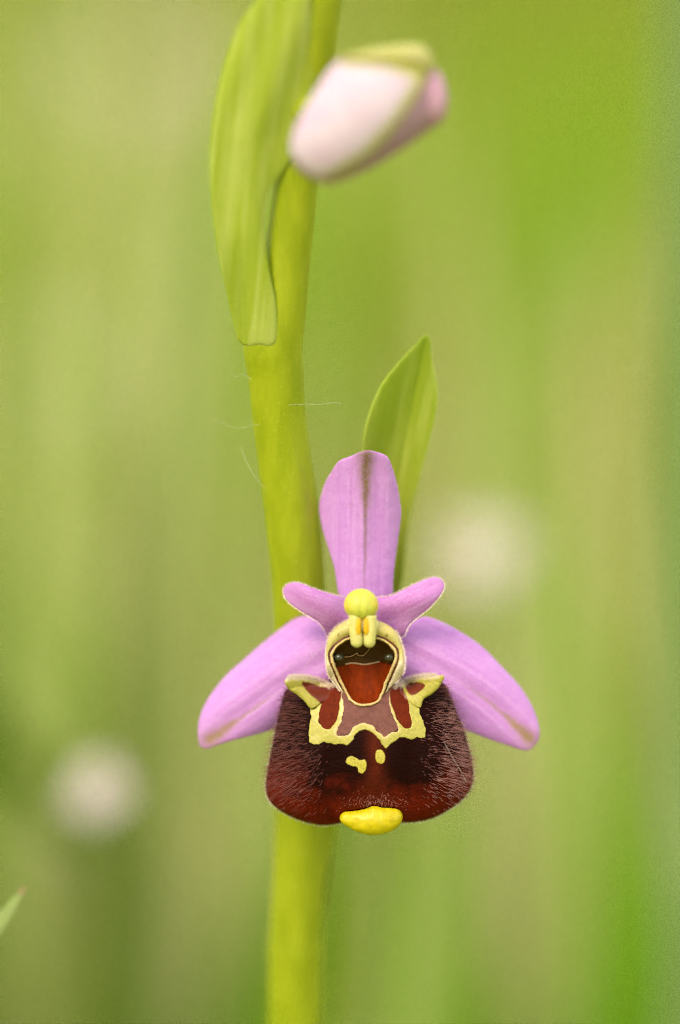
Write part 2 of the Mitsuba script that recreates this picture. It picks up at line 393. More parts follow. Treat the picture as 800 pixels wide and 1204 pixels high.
vf, cc = blades(np.concatenate(cl_x), np.concatenate(cl_y), np.concatenate(cl_h), np.concatenate(cl_w), np.concatenate(cl_c), np.concatenate(cl_l), seg=6)
put_grass('tall_grass', vf, cc, kind='stuff', label='taller blurred grass standing in loose clumps of green and straw')
M = 30000
r_ = np.sqrt(rng.uniform(0, 1, M)) * 9.0; a_ = rng.uniform(0, 2 * np.pi, M)
fx, fy = r_ * np.cos(a_), r_ * np.sin(a_) + 1.5
m_ = ~((np.abs(fx) < 0.45) & (fy > -0.1) & (fy < 1.7))
fx, fy = fx[m_], fy[m_]
col = blend(GREEN, OLIVE, rng.uniform(0, 1, len(fx))) * rng.normal(1, 0.12, (len(fx), 1)).clip(0.6, 1.4)
vf, cc = blades(fx, fy, rng.uniform(0.05, 0.14, len(fx)), rng.uniform(0.003, 0.008, len(fx)), col, rng.uniform(0.2, 1.0, len(fx)), seg=3)
put_grass('grass_001', vf, cc, kind='stuff', label='coarser meadow grass spreading away around the near turf')

# ---------------------------------------------------------------- the orchid
def dstem(y):
    return (440 - y) * 0.05 * 0.335      # the stem leans a little towards the viewer at the top
sp_pts = [(-80, 384, 28), (0, 373, 29), (100, 360, 29), (212, 348, 26.5), (260, 343, 27), (300, 337, 28.5), (360, 328, 32.5), (404, 321, 35), (440, 324, 33), (500, 329, 31.5), (620, 345, 32),
          (720, 353, 31), (850, 355, 30.5), (1000, 352, 30.5), (1090, 348, 30.6), (1115, 347, 31.6), (1140, 346.5, 30.8), (1210, 346, 31)]
sc = np.array([[x, y, dstem(y), r] for y, x, r in sp_pts])
sc = crom(sc, 10, closed=False)
pts = np.array([at(x, y, d) for x, y, d, r in sc])
rad = sc[:, 3] * 5e-5 * (1 - sc[:, 2] / 300)
low = pts[-1] + np.linspace(0, 1, 15)[1:, None] * (np.array([-0.006, pts[-1][1] + 0.003, -0.004]) - pts[-1])
pts = np.vstack([pts, low]); rad = np.concatenate([rad, np.linspace(rad[-1], 0.0019, 14)])
top_up = pts[0] + np.linspace(1, 0, 9)[:-1, None] * np.array([0.0022, 0.0005, 0.022])
pts = np.vstack([top_up, pts]); rad = np.concatenate([np.linspace(0.0010, rad[0], 8), rad])
put('orchid__stem', tube(pts, rad, 40, ridge=0.012), 'stem_skin', label='yellow green fleshy upright stem')
labels['orchid'] = {'label': 'pink and maroon wild orchid with one open flower below a closed bud', 'category': 'orchid'}

# --- sepals and petals
PINK, PINK_PALE, PINK_DEEP, VEIN = lin(212, 151, 228), lin(236, 199, 248), lin(198, 128, 213), lin(188, 124, 184)

def petal_colour(V, axis, rib_w, rib_from, rib_to, rib_col, mottle=1.0, seed=0, veins=2, base=PINK):
    """Pink with grainy mottling, a green-brown rib along part of the axis and faint side veins."""
    p = V[:, :2]
    a, b = np.asarray(axis[0]), np.asarray(axis[1])
    L = np.linalg.norm(b - a); u = (b - a) / L
    s = ((p - a) @ u) / L
    t = (p - a) @ np.array([-u[1], u[0]])
    n1, n2 = nz(np.c_[s * 0.8, t * 3.2], 2.2, seed), nz(p, 14.0, seed + 1)
    c = blend(base, PINK_PALE, 0.3 + (n1 - 0.5) * 0.6 * mottle + (n2 - 0.5) * 0.9)
    c = blend(c, PINK_DEEP, np.clip((nz(np.c_[s, t * 5.0], 2.0, seed + 5) - 0.6) * 1.5, 0, 0.3))
    wob = (nz(p, 2.5, seed + 3) - 0.5) * 0.12
    for k in range(veins):
        for sg in (-1, 1):
            off = sg * (0.42 + 0.5 * k) * np.sin(np.pi * np.clip(0.15 + 0.8 * s, 0, 1))
            c = blend(c, VEIN, 0.25 * np.exp(-((t - off + wob) / 0.03) ** 2) * (n2 > 0.4))
    w = rib_w * np.interp(s, [rib_from, (rib_from + rib_to) / 2, rib_to], [0.14, 0.22, 1.0])
    m = np.clip(0.45 + 0.55 * (s - rib_from) / (rib_to - rib_from) * 1.4, 0.45, 1) * np.exp(-((t + wob) / w) ** 2) * np.interp(s, [rib_from - 0.08, rib_from + 0.12, rib_to - 0.04, rib_to + 0.03], [0, 1, 1, 0])
    return blend(c, rib_col, m * (0.85 + 0.9 * (n2 - 0.5))), s, t

def axis_st(a, b):
    a, b = np.asarray(a, float), np.asarray(b, float)
    L = np.linalg.norm(b - a); u = (b - a) / L
    return lambda x, y: (((x - a[0]) * u[0] + (y - a[1]) * u[1]) / L, -(x - a[0]) * u[1] + (y - a[1]) * u[0])

def rim_hairs(g, z, L, r, n, out=1.0, zlean=0.2, where=None):
    q = np.array([g.exterior.interpolate(t, normalized=True).coords[0] for t in rng.uniform(0, 1, n)])
    cx = largest(g.buffer(-0.15))
    near_ = np.array([cx.exterior.interpolate(cx.exterior.project(Point(a))).coords[0] for a in q])
    if where is not None:
        m = where(q); q, near_ = q[m], near_[m]
    o = q - near_; o /= np.linalg.norm(o, axis=1, keepdims=True) + 1e-9
    p3 = np.c_[q, z(q[:, 0], q[:, 1])]
    d = np.c_[o * out, rng.normal(zlean, 0.25, len(q))]
    return hairs(p3, d, np.c_[o * 0.1, 0 * o[:, 0]], L * rng.uniform(0.5, 1.3, len(p3)), r, 2)

def add_petal(key, g, h, res, thick, colour, label=None, fringe=None, mat='petal_skin'):
    V, F, D = leaf(g, res, h, thick, min(0.6, thick * 1.6))
    col = colour(V)
    k = put(key, (W(V), F), mat, color=col, label=label)
    if fringe:
        v, f = rim_hairs(g, h, *fringe)
        put(k + '__fringe', (W(v), f), 'pale_fur', smooth=False, kind='stuff')
    return k

# dorsal sepal
ds = poly(sketch(330, 520, 4, [(300, 790), (272, 715), (255, 600), (225, 500), (195, 400), (182, 320), (185, 270), (210, 190), (245, 130), (275, 88), (330, 65), (380, 44), (415, 38), (450, 45), (500, 66), (525, 115),
                               (550, 200), (565, 290), (568, 350), (555, 450), (540, 560), (530, 660), (528, 720), (490, 790)]))
dax = sketch(330, 520, 4, [(395, 790), (402, 50)])
dst = axis_st(*dax)
def ds_h(x, y):
    s, t = dst(x, y)
    return -0.9 + 1.5 * np.maximum(s, 0)**1.5 - 0.36 * np.abs(t) ** 1.5 - 0.05 * np.exp(-(t / 0.16) ** 2) + 0.12 * np.sin(t * 4.2 + 1.0) * s + np.clip(s - 0.6, 0, 1) ** 2 * 2.4 + 0.16 * (nz(np.c_[x, y], 0.9, 4) - 0.5)
add_petal('orchid__dorsal_sepal', ds, ds_h, 0.06, 0.30,
          lambda V: petal_colour(V, dax, 0.50, 0.15, 1.03, lin(136, 116, 60), 1.0, 1)[0], 'upright pink sepal with a brown green stripe at its tip', (0.05, 0.006, 500))

# lateral sepals
ls = poly(sketch(230, 720, 4.706, [(640, 30), (600, 25), (540, 45), (450, 110), (350, 190), (260, 270), (180, 340), (110, 420), (50, 510), (15, 600), (8, 690), (20, 750), (60, 765), (110, 748), (200, 718), (320, 688), (430, 655),
                                    (560, 600), (760, 420), (800, 200), (730, 90)]))
lax = sketch(230, 720, 4.706, [(720, 255), (30, 745)])
lst = axis_st(*lax)
def ls_h(x, y):
    s, t = lst(x, y)
    k = t + 0.25 * np.sin(np.pi * s)
    return -0.6 - 1.6 * np.maximum(s, 0)**1.6 - 0.26 * np.exp(-(k / 0.5) ** 2) - 0.26 * np.abs(k) ** 1.6 - np.clip(np.abs(k) - 1.0, 0, 2) ** 2 * 0.3 + 0.2 * (nz(np.c_[x, y], 0.7, 7) - 0.5)
def ls_col(V):
    Q = V.copy()
    s, t = lst(V[:, 0], V[:, 1])
    c = petal_colour(V, lax, 0.46, 0.40, 0.98, lin(166, 144, 80), 1.0, 2, 1)[0]
    return c
add_petal('orchid__lateral_sepal', ls, ls_h, 0.07, 0.32, ls_col, 'left spreading pink sepal with an olive midrib')
rs = poly(sketch(460, 720, 4.21, [(40, 190), (60, 100), (110, 48), (165, 25), (230, 40), (330, 90), (450, 170), (560, 280), (650, 380), (710, 480), (740, 570), (740, 640), (700, 690), (650, 690), (590, 670), (500, 640), (400, 602),
                                  (300, 570), (120, 430), (20, 300)]))
rax = sketch(460, 720, 4.21, [(80, 200), (728, 668)])
rst = axis_st(*rax)
def rs_h(x, y):
    s, t = rst(x, y)
    k = t - 0.45 * np.sin(np.pi * s)
    return -0.8 - 1.5 * np.maximum(s, 0)**1.6 - 0.26 * np.exp(-(k / 0.5) ** 2) - 0.26 * np.abs(k) ** 1.6 + 0.2 * (nz(np.c_[x, y], 0.7, 17) - 0.5)
def rs_col(V):
    W_ = V.copy()
    s, t = rst(V[:, 0], V[:, 1])
    u = (rax[1] - rax[0]) / np.linalg.norm(rax[1] - rax[0])
    bow = 0.45 * np.sin(np.pi * s)
    W_[:, 0] -= -u[1] * bow; W_[:, 1] -= u[0] * bow
    return petal_colour(W_, rax, 0.44, 0.40, 0.98, lin(174, 150, 88), 1.0, 3, 1)[0]
add_petal('orchid__lateral_sepal', rs, rs_h, 0.07, 0.32, rs_col, 'right spreading pink sepal with an olive midrib')

# petals
pl = poly(sketch(320, 660, 3.81, [(370, 190), (330, 165), (280, 150), (200, 125), (130, 98), (90, 95), (60, 110), (52, 140), (75, 180), (120, 215), (160, 240), (210, 272), (235, 305), (250, 335), (300, 330), (370, 290)]))
pr = poly(sketch(320, 660, 3.81, [(440, 190), (480, 162), (530, 155), (580, 130), (640, 100), (700, 75), (740, 72), (765, 90), (768, 120), (745, 160), (700, 210), (650, 250), (610, 290), (592, 332), (560, 340), (500, 330), (440, 290)]))
def petal_h(ax):
    st = axis_st(*ax)
    def h(x, y):
        s, t = st(x, y)
        return 0.3 + 1.1 * np.sin(np.clip(s, 0, 1.1) * 2.2) - 0.25 * t**2 - 0.9 * np.clip(0.25 - s, 0, 1) + 0.12 * np.sin(3 * t + 4 * s)
    return h
plax, prax = sketch(320, 660, 3.81, [(340, 240), (60, 118)]), sketch(320, 660, 3.81, [(480, 240), (758, 92)])
add_petal('orchid__petal', pl, petal_h(plax), 0.05, 0.32, lambda V: petal_colour(V, plax, 0.05, 0.0, 0.4, PINK_DEEP, 1.0, 21, 1, lin(208, 140, 214))[0], 'short hairy pink petal left of the column', (0.14, 0.011, 900))
add_petal('orchid__petal', pr, petal_h(prax), 0.05, 0.32, lambda V: petal_colour(V, prax, 0.05, 0.0, 0.4, PINK_DEEP, 1.0, 22, 1, lin(208, 140, 214))[0], 'short hairy pink petal right of the column', (0.14, 0.011, 900))

# --- lip
A = lambda pts: sketch(300, 730, 2.857, pts)          # lip sketch
B = lambda pts: sketch(360, 680, 5.714, pts)          # column sketch
lip = poly(A([(105, 232), (90, 270), (74, 340), (62, 400), (48, 470), (38, 530), (36, 570), (48, 608), (85, 642), (140, 670), (200, 687), (245, 690), (290, 683), (340, 676), (440, 676), (490, 681), (545, 679), (600, 666),
              (650, 640), (700, 602), (728, 560), (735, 520), (728, 460), (715, 410), (700, 360), (680, 310), (660, 260), (640, 216), (600, 205), (520, 215), (488, 190), (485, 120), (440, 62), (300, 62), (258, 120), (258, 195), (220, 215), (150, 222)]), 6)
dome = inflate(lip, 0.08)
LIP_X, LIP_Y = A([(392, 380)])[0]
def H(x, y):
    f = dome(x, y)
    dx = np.abs(np.asarray(x) - LIP_X)
    return -1.0 + 3.0 * f + f * (0.25 * np.exp(-((dx - 3.7) / 1.0) ** 2) - 0.30 * np.exp(-((dx - 2.3) / 0.6) ** 2)) * np.clip((LIP_Y - np.asarray(y)) / 1.5, 0, 1) + 0.05 * (nz(np.c_[np.ravel(x), np.ravel(y)], 1.6, 2) - 0.5).reshape(np.shape(x))
def Hn(x, y, e=0.05):
    zx = (H(x + e, y) - H(x - e, y)) / (2 * e); zy = (H(x, y + e) - H(x, y - e)) / (2 * e)
    n = np.stack([-zx, -zy, np.ones_like(zx)], -1)
    return n / np.linalg.norm(n, axis=-1, keepdims=True)
THROAT = [(185, 505), (205, 470), (240, 440), (280, 415), (330, 405), (440, 405), (490, 415), (540, 440), (578, 475), (590, 510), (580, 560), (555, 620), (525, 690), (500, 760), (475, 808), (430, 828), (380, 832), (330, 820), (300, 790),
          (270, 730), (235, 660), (208, 590), (190, 540)]
LX = A([(400, 0)])[0, 0]
LC = A([(390, 480)])[0]
V, F, D = solid(largest(lip.difference(Polygon(sketch(360, 680, 5.714, THROAT)).buffer(0.0))), 0.07, lambda x, y, d: H(x, y), lambda x, y, d: -1.0 - 0.5 * round_edge(d, 1.5))
MAROON, RED, CHEST = lin(24, 3, 1), lin(98, 24, 6), lin(80, 26, 10)
n1 = nz(V[:, :2], 1.4, 31); n2 = nz(V[:, :2], 11, 32)
redness = np.clip(1.3 - D / 2.1 + (n1 - 0.5) * 1.2, 0, 1) * np.clip((LC[1] + 0.8 - V[:, 1]) / 2.0, 0, 1)
lc = blend(MAROON, RED, redness * 0.9 * (0.6 + 0.8 * n2))
strip = np.exp(-((V[:, 0] - LX - 0.05) / (0.5 + 0.22 * np.clip(LC[1] - V[:, 1], 0, 4))) ** 2) * (V[:, 1] < LC[1] + 2.4) * (0.6 + 0.6 * n1)
lc = blend(lc, CHEST, strip)
put('orchid__lip', (W(V), F), 'velvet_skin', color=lc, label='velvety maroon lip with yellow edged markings')

def fill(c, V, amt=0.16, s=7.0, seed=0, dark=None):
    n = nz(V[:, :2], s, seed)
    return np.asarray(c) * (1 + amt * (n - 0.5)[:, None] * 2)

def tinted(key, vf, mat, c, amt=0.16, s=7.0, seed=0, **kw):
    return put(key, (W(vf[0]), vf[1]), mat, color=fill(c, vf[0], amt, s, seed), **kw)

# throat opening
O = poly(B(THROAT))
y_lo, y_hi = B([(0, 850)])[0, 1], B([(0, 560)])[0, 1]
def rim_z(x, y):
    t = np.clip((y - y_lo) / (y_hi - y_lo), 0, 1); t = t * t * (3 - 2 * t)
    return (H(x, y) + 0.10) * (1 - t) + 2.0 * t
YEL, CREAM, SPEC, POOL = lin(166, 159, 72), lin(226, 208, 150), lin(112, 74, 68), lin(96, 32, 12)

RED_L = [(160, 206), (190, 211), (225, 224), (262, 222), (286, 222), (286, 262), (262, 285), (232, 288), (220, 272), (205, 258), (182, 238)]
RED_R = [(508, 218), (538, 208), (568, 214), (552, 234), (524, 246)]
RED_R_BASE = [(455, 222), (488, 220), (500, 240), (510, 262), (505, 285), (462, 285)]
# yellow figure with its pools and the shield between
outer = poly(A([(150, 240), (176, 268), (186, 300), (182, 345), (180, 400), (192, 409), (215, 411), (238, 405), (262, 413), (290, 408), (313, 415), (328, 394), (345, 372), (365, 364), (390, 371), (410, 390), (425, 412), (437, 425), (453, 410),
                (474, 396), (500, 388), (520, 395), (545, 390), (573, 385), (571, 350), (560, 320), (554, 290), (566, 256), (600, 232), (560, 200), (470, 215), (440, 200), (300, 205), (280, 215), (200, 205)]), 6)
pool_l = poly(A([(232, 242), (262, 232), (281, 222), (284, 252), (279, 300), (266, 343), (241, 360), (220, 340), (216, 312), (227, 278)]))
pool_r = poly(A([(462, 232), (486, 232), (508, 258), (518, 305), (523, 345), (508, 356), (484, 334), (466, 292), (458, 255)]))
shield = poly(A([(296, 236), (301, 290), (293, 332), (275, 366), (283, 380), (312, 374), (326, 355), (345, 343), (366, 338), (395, 349), (420, 370), (436, 383), (455, 368), (476, 360), (471, 338), (457, 310), (448, 260), (446, 214), (400, 150), (330, 150)]))
ring_hole = O.buffer(0.12)
fig = largest(outer.difference(pool_l.buffer(0.01)).difference(pool_r.buffer(0.01)).difference(shield.buffer(0.01)))
V, F, D = pad(rough(fig, 0.07, seed=3), 0.045, H, 0.014, 0.08)
c = fill(YEL, V, 0.22, 8, 41)
ds_ = shapely.distance(shapely.points(V[:, :2]), shield)
c = blend(c, lin(194, 174, 116), np.clip(1.2 - ds_ / 0.22 + (nz(V[:, :2], 6, 46) - 0.5), 0, 1))
for rp in (RED_L, RED_R, RED_R_BASE):
    dd = shapely.distance(shapely.points(V[:, :2]), poly(A(rp)))
    c = blend(c, lin(98, 35, 13), np.clip(1 - dd / 0.08, 0, 1))
put('orchid__lip__yellow_border', (W(V), F), 'waxy_skin', color=c, label='cream and yellow raised outline on the lip')
for g in (pool_l, pool_r):
    tinted('orchid__lip__pool', pad(g.buffer(0.09), 0.05, H, 0.004, 0.1), 'velvet_skin', POOL, 0.35, 6, 42)
tinted('orchid__lip__shield', pad(largest(shield.buffer(0.09).difference(ring_hole)), 0.05, H, 0.004, 0.1), 'velvet_skin', SPEC, 0.25, 6, 43, label='dull purple brown shield in the middle of the lip')
for p_ in ([(304, 465), (312, 452), (327, 447), (341, 455), (352, 462), (368, 460), (375, 475), (374, 495), (362, 508), (347, 503), (341, 487), (322, 483), (308, 476)], [(403, 440), (411, 428), (425, 428), (435, 440), (437, 462), (427, 476), (411, 473), (403, 458)]):
    tinted('orchid__lip__spot', pad(rough(poly(A(p_)), 0.03, seed=5), 0.04, H, 0.014, 0.08), 'waxy_skin', lin(180, 168, 66), 0.2, 8, 44)

# horns
def horn(pts, tip, base, red, top_line, lab):
    g = poly(A(pts))
    f = inflate(g, 0.05)
    st = axis_st(A([base])[0], A([tip])[0])
    z = lambda x, y: np.where(True, H(x, y), 0) * np.clip(1 - st(x, y)[0], 0, 1) + (1.75 + 0.2 * st(x, y)[0]) * np.clip(st(x, y)[0], 0, 1) - 0.02 - 0.22 * np.clip(0.4 - st(x, y)[0], 0, 0.4)
    V, F, D = solid(g, 0.05, lambda x, y, d: z(x, y) + (0.16 + 0.42 * np.clip(st(x, y)[0], 0, 1)) * f(x, y), lambda x, y, d: z(x, y) - 0.35 * round_edge(d, 0.4))
    c = fill(lin(166, 159, 70), V, 0.2, 7, 51)
    rp = shapely.union_all([poly(A(q)) for q in red])
    dd = shapely.distance(shapely.points(V[:, :2]), rp)
    c = blend(c, lin(98, 35, 13), np.clip(1 - dd / 0.08, 0, 1))
    tl = LineString(A(top_line))
    dt = shapely.distance(shapely.points(V[:, :2]), tl)
    c = blend(c, lin(214, 196, 176), np.clip(1.1 - dt / 0.25 + (nz(V[:, :2], 6, 52) - 0.5), 0, 1) * 0.8)
    k = put('orchid__lip__horn', (W(V), F), 'waxy_skin', color=c, label=lab)
    n = 2400
    tt = rng.uniform(0, 1, n)
    q = np.array([tl.interpolate(a, normalized=True).coords[0] for a in tt]) + rng.normal(0, 0.07, (n, 2))
    m = shapely.contains_xy(g.buffer(0.02), q[:, 0], q[:, 1]); q = q[m]
    p3 = np.c_[q, z(q[:, 0], q[:, 1]) + (0.1 + 0.40 * np.clip(st(q[:, 0], q[:, 1])[0], 0, 1)) * f(q[:, 0], q[:, 1])]
    d = np.c_[rng.normal(0, 0.3, len(q)), np.full(len(q), 0.8), rng.normal(0.5, 0.3, len(q))]
    d /= np.linalg.norm(d, axis=1, keepdims=True)
    v, f_ = hairs(p3, d, 0 * d, rng.uniform(0.14, 0.34, len(q)), 0.010, 2)
    put(k + '__fringe', (W(v), f_), 'pale_fur', smooth=False, kind='stuff')
horn([(100, 204), (110, 188), (140, 183), (180, 187), (215, 198), (255, 214), (283, 220), (284, 245), (258, 262), (228, 272), (205, 288), (186, 292), (165, 268), (140, 246), (115, 228)], (103, 205), (250, 245),
     [RED_L], [(112, 190), (140, 186), (180, 190), (215, 201), (255, 216), (280, 222)], 'left fuzzy yellow horn of the lip')
horn([(634, 184), (610, 179), (560, 182), (520, 192), (482, 212), (462, 228), (462, 250), (490, 262), (512, 268), (535, 285), (556, 288), (566, 262), (592, 245), (616, 222)], (632, 186), (495, 245),
     [RED_R, RED_R_BASE], [(606, 182), (560, 186), (520, 196), (485, 213), (466, 228)], 'right fuzzy yellow horn of the lip')

# appendage
apg = poly(A([(285, 656), (300, 640), (340, 634), (370, 627), (400, 615), (430, 623), (470, 626), (492, 641), (495, 665), (480, 690), (450, 708), (400, 718), (350, 710), (310, 690), (290, 676)]))
apf = inflate(apg, 0.06)
V, F, D = solid(apg, 0.06, lambda x, y, d: 0.70 + 0.85 * apf(x, y) + 0.12 * (nz(np.c_[x, y], 2.2, 61) - 0.5), lambda x, y, d: 0.70 - 1.4 * round_edge(d, 0.6))
tinted('orchid__lip__appendage', (V, F), 'waxy_skin', lin(190, 174, 12), 0.16, 5, 62, label='bright yellow pointed appendage at the lip\'s lower edge')

# throat: rims, hollow, floor
ring1 = rough(O.buffer(0.19).difference(O.buffer(0.03)), 0.05, seed=9)
ring2 = O.buffer(0.30).difference(O.buffer(0.18))
zr = rim_z
V, F, D = solid(ring1, 0.045, lambda x, y, d: zr(x, y) + 0.16 * round_edge(d, 0.1), lambda x, y, d: zr(x, y) - 0.3 * round_edge(d, 0.1))
tinted('orchid__column__throat_rim', (V, F), 'waxy_skin', lin(200, 176, 120), 0.2, 9, 71)
V, F, D = solid(ring2, 0.045, lambda x, y, d: zr(x, y) - 0.02 + 0.05 * round_edge(d, 0.1), lambda x, y, d: zr(x, y) - 0.3 * round_edge(d, 0.1))
up2 = largest(ring2.intersection(shapely.box(-50, B([(0, 690)])[0, 1], 50, 50)))
V, F, D = solid(up2, 0.045, lambda x, y, d: zr(x, y) - 0.02 + 0.06 * round_edge(d, 0.1), lambda x, y, d: zr(x, y) - 0.3 * round_edge(d, 0.1))
tinted('orchid__column__brown_line', (V, F), 'waxy_skin', lin(86, 36, 14), 0.2, 9, 72)
bowl = inflate(O, 0.05)
yb0, yb1 = B([(0, 832)])[0, 1], B([(0, 405)])[0, 1]
def bowl_z(x, y):
    k = np.clip((y - yb0) / (yb1 - yb0), 0, 1)
    return zr(x, y) - 0.05 - bowl(x, y) * (0.75 + 1.1 * k)
floor_line = B([(100, 590), (215, 592), (280, 570), (340, 572), (390, 578), (440, 572), (500, 556), (570, 575), (700, 575)])
lower = Polygon(np.vstack([floor_line, B([(700, 900), (100, 900)])]))
fl = largest(O.buffer(0.06).intersection(lower))
dk = largest(O.buffer(0.06).difference(lower.buffer(-0.02)))
V, F, D = solid(fl, 0.045, lambda x, y, d: bowl_z(x, y) + 0.03, lambda x, y, d: bowl_z(x, y) - 0.4 * round_edge(d, 0.2))
c = fill(lin(116, 40, 4), V, 0.25, 5, 73)
c = blend(c, lin(92, 29, 3), np.clip((nz(np.c_[V[:, 0] * 4, V[:, 1] * 0.6], 3, 74) - 0.45) * 2, 0, 1))
put('orchid__column__throat_floor', (W(V), F), 'velvet_skin', color=c, label='glossy red brown floor of the throat')
V, F, D = solid(dk, 0.045, lambda x, y, d: bowl_z(x, y) - 0.02, lambda x, y, d: bowl_z(x, y) - 0.4 * round_edge(d, 0.2))
tinted('orchid__column__hollow', (V, F), 'velvet_skin', lin(66, 44, 12), 0.3, 5, 75, label='dark olive brown hollow above the throat floor')
rl = crom(B([(262, 575), (300, 568), (345, 571), (390, 577), (440, 570), (495, 556)]), 6, closed=False)
tinted('orchid__column__ridge', tube(np.c_[rl, bowl_z(rl[:, 0], rl[:, 1]) + 0.06], 0.06, 8), 'waxy_skin', lin(150, 122, 96), 0.2, 9, 76)
for ex in (222, 556):
    e = B([(ex, 526)])[0]
    v, f = ball([e[0], e[1], rim_z(e[:1], e[1:])[0] - 0.22], [0.30, 0.24, 0.28], 4)
    put('orchid__column__eye', (W(v), f), 'eye_gloss')
# fine thread-like wrinkles in the hollow
for q in ([(210, 520), (250, 525), (300, 522), (335, 505), (345, 500), (350, 515), (385, 516), (420, 480), (428, 462)],):
    rl = crom(B(q), 6, closed=False)
    tinted('orchid__column__strand', tube(np.c_[rl, bowl_z(rl[:, 0], rl[:, 1]) + 0.25], 0.03, 6), 'waxy_skin', lin(140, 110, 70), 0.2, 9, 77)

# hood round the throat
hood = poly(B([(380, 255), (290, 275), (230, 305), (180, 350), (152, 395), (140, 450), (133, 520), (138, 600), (158, 660), (196, 706), (225, 745), (262, 760), (380, 640), (520, 760), (560, 735), (602, 692), (645, 640), (660, 570), (655, 500), (640, 440), (620, 385),
                   (585, 335), (535, 300), (470, 275)])).difference(O.buffer(0.25))
hood = largest(hood)
hf = inflate(hood, 0.05)
V, F, D = solid(hood, 0.05, lambda x, y, d: zr(x, y) - 0.25 + 0.62 * hf(x, y), lambda x, y, d: zr(x, y) - 0.25 - 0.9 * round_edge(d, 0.5))
sidey = np.clip((B([(0, 500)])[0, 1] - V[:, 1]) / 0.8 + (nz(V[:, :2], 6, 82) - 0.5), 0, 1)
c = blend(fill(lin(188, 176, 106), V, 0.12, 6, 81), lin(214, 196, 178), sidey * 0.8)
for q in ((218, 375), (540, 380)):
    e = B([q])[0]
    c = blend(c, lin(110, 84, 40), np.exp(-(((V[:, 0] - e[0]) / 0.05) ** 2 + ((V[:, 1] - e[1]) / 0.11) ** 2)))
put('orchid__column', (W(V), F), 'waxy_skin', color=c, label='cream yellow fuzzy edged column over the lip')
v, f = rim_hairs(hood, lambda x, y: zr(x, y) - 0.1, 0.17, 0.010, 2600, 0.9, 0.35, lambda q: (np.abs(q[:, 0] - LX) > 1.2) & ~shapely.contains_xy(O.buffer(0.4), q[:, 0], q[:, 1]))
put('orchid__column__fringe', (W(v), f), 'pale_fur', smooth=False, kind='stuff')

# anther
c0 = B([(370, 168)])[0]
def cap_shape(v):
    v = v.copy()
    v[:, 2] -= 0.10 * np.exp(-(v[:, 0] / 0.10) ** 2) * (v[:, 2] > 0)
    v[:, 0] *= 1 - 0.07 * v[:, 1]
    v[:, 2] *= 1 - 0.15 * v[:, 1]
    v += 0.04 * (meshkit.fbm(v * 1.6 + 20, 2, 9) - 0.5)[:, None] * np.array([1, 1, 1])
    return v
V, F = ball([c0[0], c0[1], 2.75], [1.02, 0.92, 0.85], 5, cap_shape)
c = blend(fill(lin(184, 186, 70), V, 0.1, 5, 91), lin(206, 176, 50), np.clip((np.abs(V[:, 0] - c0[0]) - 0.55) * 2.2 + (nz(V[:, :2], 5, 92) - 0.5), 0, 1) * 0.7)
c = blend(c, lin(186, 196, 70), np.exp(-((V[:, 0] - c0[0]) / 0.09) ** 2) * 0.5)
vn, fn = ball([B([(380, 0)])[0, 0], B([(0, 300)])[0, 1], 2.42], [0.92, 0.55, 0.45], 4)
tinted('orchid__column__neck', (vn, fn), 'waxy_skin', lin(212, 204, 138), 0.12, 5, 95)
put('orchid__column__anther_cap', (W(V), F), 'waxy_skin', color=c, label='round yellow green anther cap')
def chain(pts, rs):
    p = crom(np.c_[B([q[:2] for q in pts]), [q[2] for q in pts], rs], 6, closed=False)
    return p
for xs, bx_ in (((332, 330, 340), 0), ((428, 430, 424), 1)):
    p = chain([(xs[0], 240, 2.9), (xs[1], 330, 2.85), (xs[2], 400, 2.75), (xs[2], 432, 2.70), (xs[2], 448, 2.68), (xs[2], 458, 2.66)], [0.40, 0.36, 0.37, 0.33, 0.22, 0.02])
    v, f = tube(p[:, :3], p[:, 3], 24)
    tinted('orchid__column__pollen_sac', (v, f), 'waxy_skin', lin(200, 194, 116), 0.1, 6, 93)
for xs in ((352, 350), (404, 404)):
    p = chain([(xs[0], 262, 3.24), (xs[0], 290, 3.23), (xs[1], 330, 3.18), (xs[1], 360, 3.12), (xs[1], 378, 3.06)], [0.12, 0.15, 0.16, 0.13, 0.02])
    v, f = tube(p[:, :3], p[:, 3], 16)
    tinted('orchid__column__pollinium', (v, f), 'waxy_skin', lin(216, 170, 24), 0.1, 6, 94)

